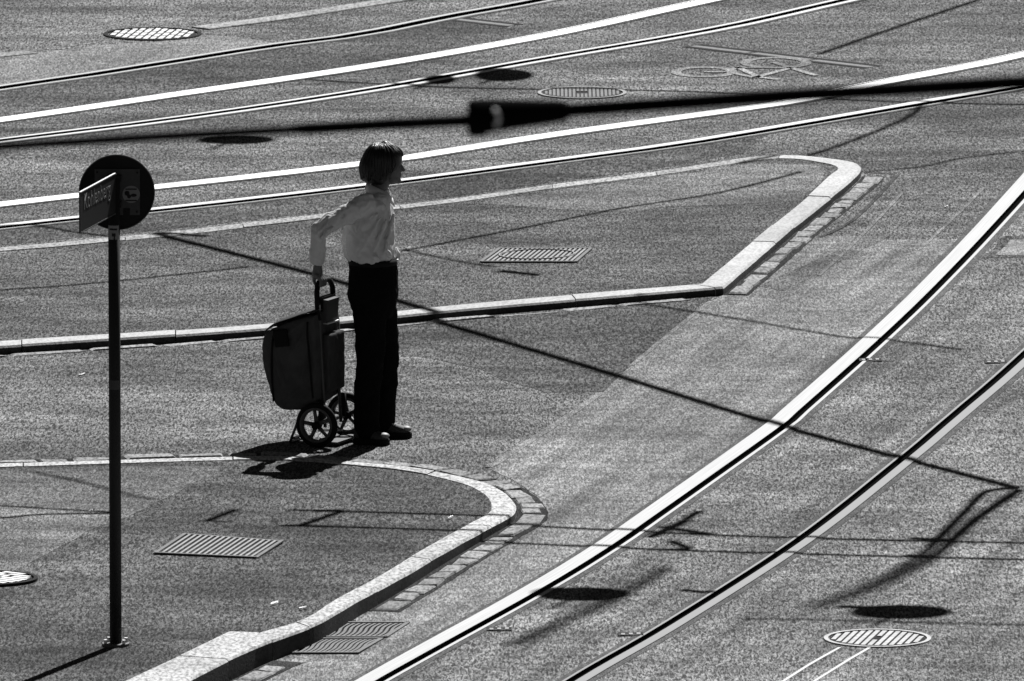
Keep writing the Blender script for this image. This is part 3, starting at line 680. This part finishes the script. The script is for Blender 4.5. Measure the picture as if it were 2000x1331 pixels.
wire('contact_wire', [(600,156),(900,172),(1300,178),(1560,190),(1800,201),(2200,208)], 5.6, .023, 'overhead tram wire whose shadow crosses the far tracks from side to side')
wire('contact_wire', [(1600,106),(1744,56),(1912,0),(2100,-60)], 6.0, .026, 'overhead tram wire whose shadow slants away beyond the bike marking')
wire('contact_wire', [(1240,592),(1430,622),(1640,658),(1730,665),(1880,684)], 6.0, .018, 'overhead tram wire whose shadow crosses the pale lane beside the island tip')
wire('contact_wire', [(1690,336),(1800,326),(1890,308),(2100,285)], 6.0, .018, 'overhead tram wire whose shadow starts at the island tip')
wire('contact_wire', [(1440,335),(1600,298),(1760,236),(1800,206)], 6.5, .025, 'overhead tram wire whose shadow lies between island tip and nearest far rail')
wire('contact_wire', [(1450,1210),(1600,1212),(2000,1222),(2200,1226)], 7.0, .017, 'overhead tram wire whose shadow touches the farther black oval lamp shadow')
wire('contact_wire', [(-100,452),(60,442),(150,455),(290,470)], 5.6, .02, 'overhead tram wire whose shadow runs behind the round sign')
wire('contact_wire', [(780,503),(880,525),(960,538)], 6, .018, 'short overhead wire whose shadow branches near the waist of the woman')
wire('contact_wire', [(60,930),(150,950),(250,980),(300,992)], 8, .02, 'overhead wire whose faint shadow lies on the pale pavement')
wire('contact_wire', [(1300,1110),(1200,1170),(1000,1260)], 15, .045, 'overhead wire whose soft shadow lies between the curving rails')
def fitting(px, lab, h=5.5):
    e = empty('wire_clamp', OH(*px[0], h)); tag(e, lab, 'wire clamp', 'overhead wire clamps'); o0 = e.location.copy()
    for a, b_, r in px[1]:
        MB().tube([OH(*a, h)-o0, OH(*b_, h)-o0], r, 8).build('strut', M['wire'], e, True)
    return e
fitting(((620,1025), [((610,1014),(665,1014),.035), ((660,1016),(585,1045),.030), ((560,1046),(640,1048),.022)]), 'wire clamp whose shadow lies in the kerb corner')
fitting(((430,1025), [((455,1012),(400,1036),.028), ((390,1036),(440,1038),.015)]), 'wire clamp whose shadow lies behind the ribbed access cover')
fitting(((1310,1040), [((1270,1050),(1340,1018),.035), ((1290,1030),(1390,1045),.03), ((1300,1075),(1350,1074),.03), ((1340,1015),(1365,1000),.03), ((1310,1058),(1345,1072),.03)]), 'wire clamp whose ragged shadow lies between the curving rails')
fitting(((1005,549), [((972,546),(1048,554),.035)]), 'wire clamp whose shadow lies before the island access cover')
fitting(((1790,1085), [((1775,1052),(1850,1056),.03), ((1765,1086),(1815,1088),.03)]), 'wire clamp whose shadow lies on the cable pair beyond the dull rail')
fitting(((1350,1155), [((1330,1153),(1395,1160),.03)]), 'wire clamp whose shadow touches the dull rail near the black oval')
fitting(((1680,1187), [((1640,1186),(1700,1188),.035)]), 'wire clamp whose shadow touches the end of the farther black oval')
fitting(((340,473), [((250,468),(400,478),.03)]), 'wire clamp whose shadow lies beside the round sign')
def lamp(px, py, rpx, h, lab, stretch=1.0, ry=1.0):
    c = OH(px, py, h); r = rpx/F*(P(px, py)-C0).length; e = empty('pendant_lamp', c); tag(e, lab, 'street lamp', 'pendant street lamps')
    sec = [(-.02, .94), (0, 1.0), (.03, .97), (.09, .6), (.14, .25), (.2, .2)]
    MB().loft([((0, 0, z), (r*f, 0, 0), (0, r*f*ry, 0)) for z, f in sec], 40).build('shade', M['wire'], e, True)
    MB().tube([(0, 0, .18), (0, 0, .5)], .02, 8).build('stem', M['wire'], e, True)
    return e
lamp(1136, 1161, 98, 6.5, 'pendant street lamp whose black oval shadow lies on the wide bright rail', ry=.8)
lamp(1760, 1196, 100, 6.5, 'pendant street lamp whose black oval shadow lies beyond the dull rail', ry=.8)
lamp(462, 273, 76, 6.5, 'pendant street lamp whose black oval shadow lies above the round sign', ry=.8)
lamp(858, 157, 33, 6.0, 'small pendant street lamp whose black shadow lies on the far track', ry=1.6)
lamp(985, 147, 58, 6.0, 'pendant street lamp whose black shadow lies beside a small one on the far track', ry=1.5)

# ------------------------------------------------------------------ the shopping trolley
T0 = P(619, 874); va = math.atan2(.37, .165); te = empty('shopping_trolley', T0, va-math.pi/2)
tag(te, 'dark two-wheeled shopping trolley bag held by the woman', 'shopping trolley')
# local: x = forward, y = along the axle (away), z = up
AX = .41; RW = .125
def wheel(y):
    rim_ = MB(); ro = .098
    vs = []; n = 40
    for k_ in range(n):
        a = 2*math.pi*k_/n
        for rr, yy in ((.084, -.014), (.100, -.018), (.100, .018), (.084, .014)): vs.append((rr*math.cos(a), yy, rr*math.sin(a)))
    rim_.add(vs, [(4*k_+j, 4*((k_+1) % n)+j, 4*((k_+1) % n)+(j+1) % 4, 4*k_+(j+1) % 4) for k_ in range(n) for j in range(4)])
    wo = rim_.build('wheel', M['rim'], te, True, (0, y, RW))
    ty = MB(); ty.tube([(.110*math.cos(2*math.pi*k_/40), 0, .110*math.sin(2*math.pi*k_/40)) for k_ in range(41)], .0165, 10, False); ty.build('tyre', M['rubber'], wo, True)
    MB().tube([(0, -.03, 0), (0, .03, 0)], .022, 16).build('hub', M['rubber'], wo, True)
    for k_ in range(5):
        a = math.radians(100+72*k_); MB().tube([(.018*math.cos(a), 0, .018*math.sin(a)), (.088*math.cos(a), 0, .088*math.sin(a))], [.013, .0095], 8).build('spoke', M['rim'], wo, True)
wheel(0); wheel(AX)
MB().tube([(0, 0, RW), (0, AX, RW)], .008, 8).build('axle', M['tube'], te, True)
for y in (.10, .31):
    MB().tube([(.005, y, .10), (-.01, y, .35), (-.03, y, .70), (-.035, y, .80)], .010, 8).build('upright', M['tube'], te, True)
    MB().tube([(-.035, y, .70), (-.042, y, .79), (-.045, y, .86), (-.048, y+(.02 if y < .2 else -.02), .895)], .0155, 10).build('handle_grip', M['grip'], te, True)
MB().tube([(-.048, .11, .885), (-.05, .14, .908), (-.05, .205, .915), (-.05, .27, .908), (-.048, .30, .885)], .0155, 10).build('handle_bar', M['grip'], te, True)
MB().box((-.042, .205, .785), (.03, .20, .08)).build('handle_plate', M['grip'], te)
pu = MB(); pu.box((-.02, .22, .745), (.035, .15, .13), Matrix.Rotation(.08, 3, 'Y')); po = pu.build('pouch', M['pouch'], te)
MB().box((-.018, .22, .677), (.042, .155, .008)).build('pouch_hem', M['tube_bright'], po)
for y in (.015, AX-.015):                       # fork plates carrying the axle
    MB().tube([(0, y+(.04 if y < .2 else -.04), RW), (.0, y+(.04 if y < .2 else -.04), .26)], .016, 8).build('fork', M['grip'], te, True)
MB().tube([(-.10, .05, .23), (-.185, .05, .02), (-.195, .065, .008), (-.195, .33, .008), (-.185, .345, .02), (-.10, .345, .23)], .008, 8).build('rear_stand', M['tube'], te, True)
MB().tube([(-.18, .06, .03), (-.09, .05, .06)], .007, 8).build('stand_brace', M['tube_bright'], te, True)
MB().tube([(-.15, .34, .035), (-.0, .34, .05)], .007, 8).build('stand_brace', M['tube_bright'], te, True)
MB().box((.055, AX/2-.01, .022), (.10, .30, .012)).build('foot_shelf', M['tube'], te)
prof = [(-.02,.26),(-.015,.45),(-.02,.66),(-.028,.745),(-.07,.742),(-.15,.715),(-.23,.685),(-.30,.645),(-.345,.605),(-.36,.54),(-.355,.46),(-.335,.38),(-.305,.29),(-.275,.225),(-.23,.197),(-.16,.20),(-.08,.22)]
bagm = MB(); secs = []
cxp, czp = -.17, .44
for y, f in ((.025, .90), (.035, .965), (.06, 1.0), (.20, 1.02), (.34, 1.0), (.365, .965), (.375, .90)):
    secs.append([(cxp+(u-cxp)*f, y, czp+(z-czp)*f) for u, z in prof])
n = len(prof); vs = [p for s_ in secs for p in s_]
fs = [(i*n+k_, i*n+(k_+1) % n, (i+1)*n+(k_+1) % n, (i+1)*n+k_) for i in range(len(secs)-1) for k_ in range(n)]+[tuple(range(n-1, -1, -1)), tuple(range(len(vs)-n, len(vs)))]
me = MB().add(vs, fs)
for a, b_, r_ in [((-.05,.03,.70),(-.17,.022,.50),.013),((-.07,.03,.715),(-.25,.024,.58),.014),((-.09,.03,.70),(-.30,.030,.60),.012),((-.06,.028,.60),(-.10,.020,.36),.011),((-.26,.024,.50),(-.20,.020,.30),.011),((-.08,.024,.34),(-.20,.022,.25),.012),((-.32,.03,.56),(-.29,.028,.36),.012)]:
    a = Vector(a); b_ = Vector(b_); me.chain([(*a, r_*.5), (*(a.lerp(b_, .5)+Vector((0, -.003, 0))), r_), (*b_, r_*.5)], 8)
bag = organic(me, 'bag', M['bag'], te, .007, 5, .010, .11, .012)
bm = bmesh.new(); bm.from_mesh(bag.data); bmesh.ops.recalc_face_normals(bm, faces=bm.faces); bm.to_mesh(bag.data); bm.free()
def seam(pts, r=.0055): MB().tube([Vector(p) for p in cat_rom(pts, 5)], r, 6).build('piping', M['bag_trim'], bag, True)
seam([(-.275,.020,.24),(-.283,.018,.33),(-.286,.018,.45),(-.282,.018,.56),(-.275,.022,.625)])
seam([(-.035,.024,.27),(-.045,.018,.40),(-.055,.018,.52),(-.065,.018,.62),(-.068,.022,.70)])
fl = MB(); rows = [(-.018,.757),(-.08,.756),(-.16,.728),(-.24,.698),(-.300,.664),(-.338,.630)]
vs = []
for i, (u, z) in enumerate(rows):
    for j in range(9):
        y = .018+.364*j/8; drop = .0 if 0 < j < 8 else -.010; vs.append((u, y+(.0 if 0 < j < 8 else (-.006 if j == 0 else .006)), z+drop+.006*math.sin(i*2.1+j*1.3)))
fl.add(vs, [(i*9+j, i*9+j+1, (i+1)*9+j+1, (i+1)*9+j) for i in range(len(rows)-1) for j in range(8)])
flo = fl.build('flap', M['bag'], bag, True); sm = flo.modifiers.new('s', 'SOLIDIFY'); sm.thickness = .006; sm.offset = 1
ss = flo.modifiers.new('ss', 'SUBSURF'); ss.levels = ss.render_levels = 2
pk = MB(); pk.box((-.225, .012, .60), (.09, .02, .10), Matrix.Rotation(-.15, 3, 'Y')); organic(pk, 'side_pocket_flap', M['bag_trim'], bag, .006, 6)
fp = MB(); fp.box((-.004, .235, .455), (.045, .22, .33)); organic(fp, 'front_pocket', M['bag'], bag, .007, 8, .006, .08)

# ------------------------------------------------------------------ the woman
B0 = P(745, 862); 
# body: one continuous mesh (head, neck, trunk, arms with hands, legs)
bd = MB()
def T(z, x, rx, ry, y=0.0): return ((x, y, z), (rx, 0, 0), (0, ry, 0))
bd.loft([T(.80, -.045, .09, .13), T(.90, -.045, .115, .155), T(1.03, -.045, .105, .14), T(1.15, -.06, .10, .145), T(1.28, -.045, .095, .15), T(1.37, -.035, .075, .13), T(1.42, -.02, .055, .075), T(1.47, .005, .05, .052), T(1.52, .02, .05, .052)], 20)
bd.ell((.012, 0, 1.578), (.098, .078, .104), 24)                       # skull
bd.ell((.062, 0, 1.535), (.050, .058, .078), 20)                       # face
bd.ell((.066, 0, 1.487), (.042, .050, .036), 16)                       # jaw
bd.ell((.096, 0, 1.470), (.018, .024, .018), 12)                       # chin
bd.chain([(.107, 0, 1.565, .009), (.118, 0, 1.545, .011), (.124, 0, 1.533, .0125)], 8)
bd.ell((.110, .011, 1.530), (.010, .009, .008), 8); bd.ell((.110, -.011, 1.530), (.010, .009, .008), 8)
bd.ell((.107, 0, 1.508), (.010, .022, .0065), 10); bd.ell((.105, 0, 1.497), (.010, .020, .0065), 10)
bd.ell((.096, .0, 1.585), (.016, .048, .012), 10)                      # brow
for s_ in (-1, 1): bd.ell((.005, s_*.078, 1.545), (.018, .010, .030), 10)  # ears
# right arm reaching back to the handle; left arm folded to the front
HB = Matrix.Translation(T0) @ Matrix.Rotation(va-math.pi/2, 4, 'Z')
grip = (HB @ Vector((-.05, .15, .912)))-B0                            # where the hand closes on the handle bar
gdir = (HB.to_3x3() @ Vector((0, 1, 0)))
SHR = Vector((-.085, -.155, 1.365)); ELR = Vector((-.345, -.19, 1.225)); WRR = Vector((grip.x-.01, grip.y-.035, grip.z+.105))
bd.chain([(*SHR, .05), (*(SHR.lerp(ELR, .5)), .043), (*ELR, .036), (*(ELR.lerp(WRR, .45)), .034), (*WRR, .024)])
palm = grip+Vector((-.012, -.014, .045))
bd.chain([(*WRR, .024), (*palm, .031)]); bd.chain([(*(palm-gdir*.026), .019), (*(palm+gdir*.026), .019)]); fd = gdir
for k_, (off, ln_) in enumerate(((-.034, .9), (-.012, 1.0), (.011, .97), (.033, .8))):
    kn = palm+fd*off+Vector((.014, -.012, -.008)); c = grip+fd*off
    fwd = Vector((gdir.y, -gdir.x, 0))
    q = [kn, c+fwd*.027*ln_+Vector((0, 0, .010)), c+fwd*.024*ln_-Vector((0, 0, .018)), c-fwd*.004-Vector((0, 0, .027))]
    bd.chain([(*p, r_) for p, r_ in zip(q, (.0125, .011, .0105, .0095))], 8)
fwd = Vector((gdir.y, -gdir.x, 0))
bd.chain([(*(palm-fwd*.014-fd*.02), .012), (*(grip-fwd*.028-fd*.012), .0105), (*(grip-fwd*.024-fd*.0+Vector((0, 0, -.022))), .009), (*(grip-fwd*.006+fd*.004+Vector((0, 0, -.028))), .008)], 8)
SHL = Vector((-.05, .155, 1.365)); ELL = Vector((-.10, .24, 1.13)); WRL = Vector((-.005, .15, 1.08))
bd.chain([(*SHL, .05), (*(SHL.lerp(ELL, .5)), .043), (*ELL, .036), (*(ELL.lerp(WRL, .5)), .032), (*WRL, .023)])
pl_ = WRL+Vector((.038, -.022, -.005)); bd.chain([(*WRL, .022), (*pl_, .024)])
for k_, off in enumerate((-.03, -.01, .01, .03)):
    q0 = pl_+Vector((.018, -.012, off)); bd.chain([(*q0, .010), (*(q0+Vector((.024, -.022, -.004))), .0092), (*(q0+Vector((.016, -.045, -.006))), .0085), (*(q0+Vector((-.006, -.050, -.004))), .008)], 8)
bd.chain([(*(WRL+Vector((.02, -.01, .022))), .012), (*(pl_+Vector((.008, -.02, .042))), .010), (*(pl_+Vector((.022, -.042, .036))), .0085)], 8)
# legs and feet inside the trousers and shoes
LEGN = [(-.062, -.085, .80, .075), (-.062, -.095, .47, .052), (-.085, -.105, .10, .036), (-.085, -.105, .06, .036)]
LEGF = [(-.005, .085, .80, .075), (.028, .10, .47, .052), (.0, .125, .10, .036), (.0, .125, .06, .036)]
bd.chain(LEGN); bd.chain(LEGF)
bd.chain([(-.10, -.105, .05, .032), (-.03, -.125, .045, .03), (.02, -.14, .04, .022)]); bd.chain([(-.005, .125, .05, .032), (.06, .12, .045, .03), (.125, .115, .04, .022)])
body = organic(bd, 'person', M['skin'], None, .0045, 4); body.location = B0
tag(body, 'woman with black bob, pale shirt and black trousers pulling a shopping trolley', 'person')
# shirt
st = MB()
st.loft([T(.985, -.046, .115, .138), T(1.02, -.047, .124, .147), T(1.04, -.050, .142, .163), T(1.08, -.060, .150, .168), T(1.13, -.070, .154, .172), T(1.18, -.072, .148, .175), T(1.24, -.062, .134, .178), T(1.30, -.046, .114, .180), T(1.35, -.036, .095, .178), T(1.39, -.030, .078, .155), T(1.412, -.024, .066, .105), T(1.425, -.016, .058, .076)], 28)
st.chain([(*SHR, .064), (*(SHR.lerp(ELR, .35)), .060), (*(SHR.lerp(ELR, .75)), .053), (*ELR, .046), (*(ELR.lerp(WRR, .3)), .045), (*(ELR.lerp(WRR, .72)), .041), (*(ELR.lerp(WRR, .88)), .036)])
st.chain([(*SHL, .064), (*(SHL.lerp(ELL, .5)), .055), (*ELL, .048), (*(ELL.lerp(WRL, .5)), .043), (*(ELL.lerp(WRL, .92)), .037)])
for a, b_, r_ in [((-.02,-.185,1.31),(-.16,-.10,1.10),.012),((.0,-.185,1.29),(-.12,-.155,1.08),.011),((.03,-.17,1.27),(-.05,-.175,1.07),.010),((.07,-.10,1.30),(.02,-.16,1.08),.010),((-.05,-.185,1.30),(-.20,-.06,1.17),.013),
        ((-.17,-.10,1.12),(-.10,-.155,1.05),.012),((-.20,-.05,1.10),(-.14,-.12,1.05),.012),((-.06,-.17,1.09),(-.01,-.165,1.05),.010),((.03,-.15,1.10),(.06,-.12,1.05),.010),((-.10,-.12,1.40),(-.16,-.20,1.33),.014),((-.05,-.15,1.40),(-.10,-.215,1.34),.012),
        ((-.30,-.235,1.26),(-.36,-.225,1.20),.013),((-.27,-.24,1.24),(-.33,-.235,1.18),.012)]:
    a = Vector(a); b_ = Vector(b_); st.chain([(*a, r_*.5), (*(a.lerp(b_, .5)+Vector((0, -.006, 0))), r_), (*b_, r_*.5)], 8)
shirt = organic(st, 'shirt', M['shirt'], body, .0055, 4, .020, .085, .012)
cl = MB()                                            # collar
for s_ in (-1, 1):
    pts = [(-.078, s_*.010, 1.452), (-.062, s_*.055, 1.446), (-.016, s_*.080, 1.428), (.034, s_*.068, 1.404), (.066, s_*.036, 1.366)]
    vs = []
    for i, p in enumerate(pts):
        p = Vector(p); vs += [p+Vector((0, 0, .012)), p+Vector((-.010 if i < 3 else .012, s_*.020, -.034))]
    cl.add(vs, [(2*i, 2*i+1, 2*i+3, 2*i+2) for i in range(len(pts)-1)])
clo = cl.build('collar', M['shirt'], body, True); s2 = clo.modifiers.new('s', 'SOLIDIFY'); s2.thickness = .004
kn = MB(); kn.ell((.088, .03, 1.055), (.020, .022, .024), 10).ell((.094, .02, 1.035), (.014, .016, .020), 10).ell((.080, .035, 1.075), (.014, .016, .018), 10)
organic(kn, 'shirt_front_knot', M['shirt'], body, .005, 2, .006, .02)
# trousers
tp = MB()
tp.loft([T(.70, -.035, .10, .15), T(.76, -.040, .128, .172), T(.83, -.043, .142, .178), T(.90, -.043, .142, .175), T(.97, -.042, .138, .165), T(1.03, -.046, .132, .156), T(1.045, -.046, .130, .154)], 28)
tp.chain([(-.062, -.085, .74, .096), (-.062, -.092, .60, .088), (-.062, -.098, .47, .078), (-.075, -.10, .30, .072), (-.082, -.105, .14, .070), (-.080, -.105, .085, .070)], 16)
tp.chain([(-.005, .085, .74, .096), (.012, .09, .60, .086), (.028, .10, .47, .074), (.018, .11, .30, .066), (.010, .122, .14, .066), (.008, .122, .095, .066)], 16)
trs = organic(tp, 'trousers', M['trousers'], body, .0065, 5, .014, .09, .012)
blt = MB(); blt.loft([T(1.004, -.0445, .1405, .1665), T(1.036, -.046, .1385, .1625)], 32); blt.build('belt', M['sole'], body, True)
MB().box((.090, -.03, 1.020), (.012, .035, .026)).build('belt_buckle', M['bolt'], body)
# shoes
def shoe(x0, y0, ang, ln):
    R_ = Matrix.Rotation(ang, 3, 'Z'); tr_ = lambda p: R_ @ Vector(p)+Vector((x0, y0, 0))
    out = [(-.10,.0),(-.09,.032),(-.03,.038),(.05,.046),(.10,.046),(.135,.030),(.148,.0),(.135,-.030),(.10,-.044),(.05,-.040),(-.03,-.034),(-.09,-.032)]
    so = MB().prism([tr_((x*ln, y, 0)) for x, y in out], .0, .034); up = MB()
    secs = [(-.09, .060, .030, .036), (-.055, .068, .034, .042), (-.01, .064, .036, .040), (.04, .052, .041, .032), (.09, .044, .042, .026), (.125, .038, .030, .020)]
    up.loft([(tr_((x*ln, 0, z)), R_ @ Vector((0, ry, 0)), Vector((0, 0, rz))) for x, z, ry, rz in secs], 16)
    o = organic(up, 'shoe', M['shoe'], body, .006, 3)
    sole = so.build('sole', M['sole'], o); bv = sole.modifiers.new('b', 'BEVEL'); bv.width = .006; bv.segments = 2
    tb = MB(); tb.ell(tr_((.105*ln, 0, .052)), (.034, .034, .018), 14); tb.build('toe_cap', M['toe'], o, True)
    for k_ in range(4): MB().tube([tr_(((.0+.018*k_)*ln, -.03, .090-.008*k_)), tr_(((.006+.018*k_)*ln, 0, .101-.009*k_)), tr_(((.0+.018*k_)*ln, .03, .090-.008*k_))], .004, 6).build('lace', M['lace'], o, True)
shoe(-.075, -.118, -.22, .86); shoe(.045, .118, -.05, .86)
# hair: a bob of many strands over a smooth core
HE = [((.010, 0, 1.588), (.110, .098, .098)), ((-.050, 0, 1.545), (.070, .092, .085)), ((.074, 0, 1.612), (.046, .078, .048)), ((-.015, -.060, 1.520), (.070, .032, .066)), ((-.015, .060, 1.520), (.070, .032, .066)), ((-.06, 0, 1.505), (.055, .08, .05))]
hc = MB()
for c, r_ in HE: hc.ell(c, r_, 20)
hair = organic(hc, 'hair', M['hair'], body, .006, 5)
H0 = Vector((-.005, 0, 1.57))
def hr(d):
    best = 0
    for c, r_ in HE:
        o = H0-Vector(c); A_ = sum((d[i]/r_[i])**2 for i in range(3)); B__ = 2*sum(o[i]*d[i]/r_[i]**2 for i in range(3)); C_ = sum((o[i]/r_[i])**2 for i in range(3))-1
        dsc = B__*B__-4*A_*C_
        if dsc > 0: best = max(best, (-B__+math.sqrt(dsc))/(2*A_))
    return best
hs = MB(); crown = Vector((-.02, .0, 1)).normalized()
for k_ in range(420):
    az = random.uniform(0, 2*math.pi); front = math.cos(az)
    end = math.radians(random.uniform(62, 74) if front > .75 else (random.uniform(118, 138) if front < .35 else random.uniform(88, 125)))
    st0 = math.radians(random.uniform(2, 22)); lift = random.uniform(-.002, .004); pts = []; wob = random.uniform(-.12, .12); rad = []
    for i in range(9):
        t = i/8; th = st0+(end-st0)*t; a_ = az+wob*math.sin(t*2.6)
        d = Vector((math.sin(th)*math.cos(a_), math.sin(th)*math.sin(a_), math.cos(th)))
        pts.append(H0+d*(hr(d)-.003+lift+.003*math.sin(t*5+k_))); rad.append(.0042*(1-.6*t)+.0008)
    hs.tube(pts, rad, 5)
hs.build('hair_strands', M['hair'], hair, True)
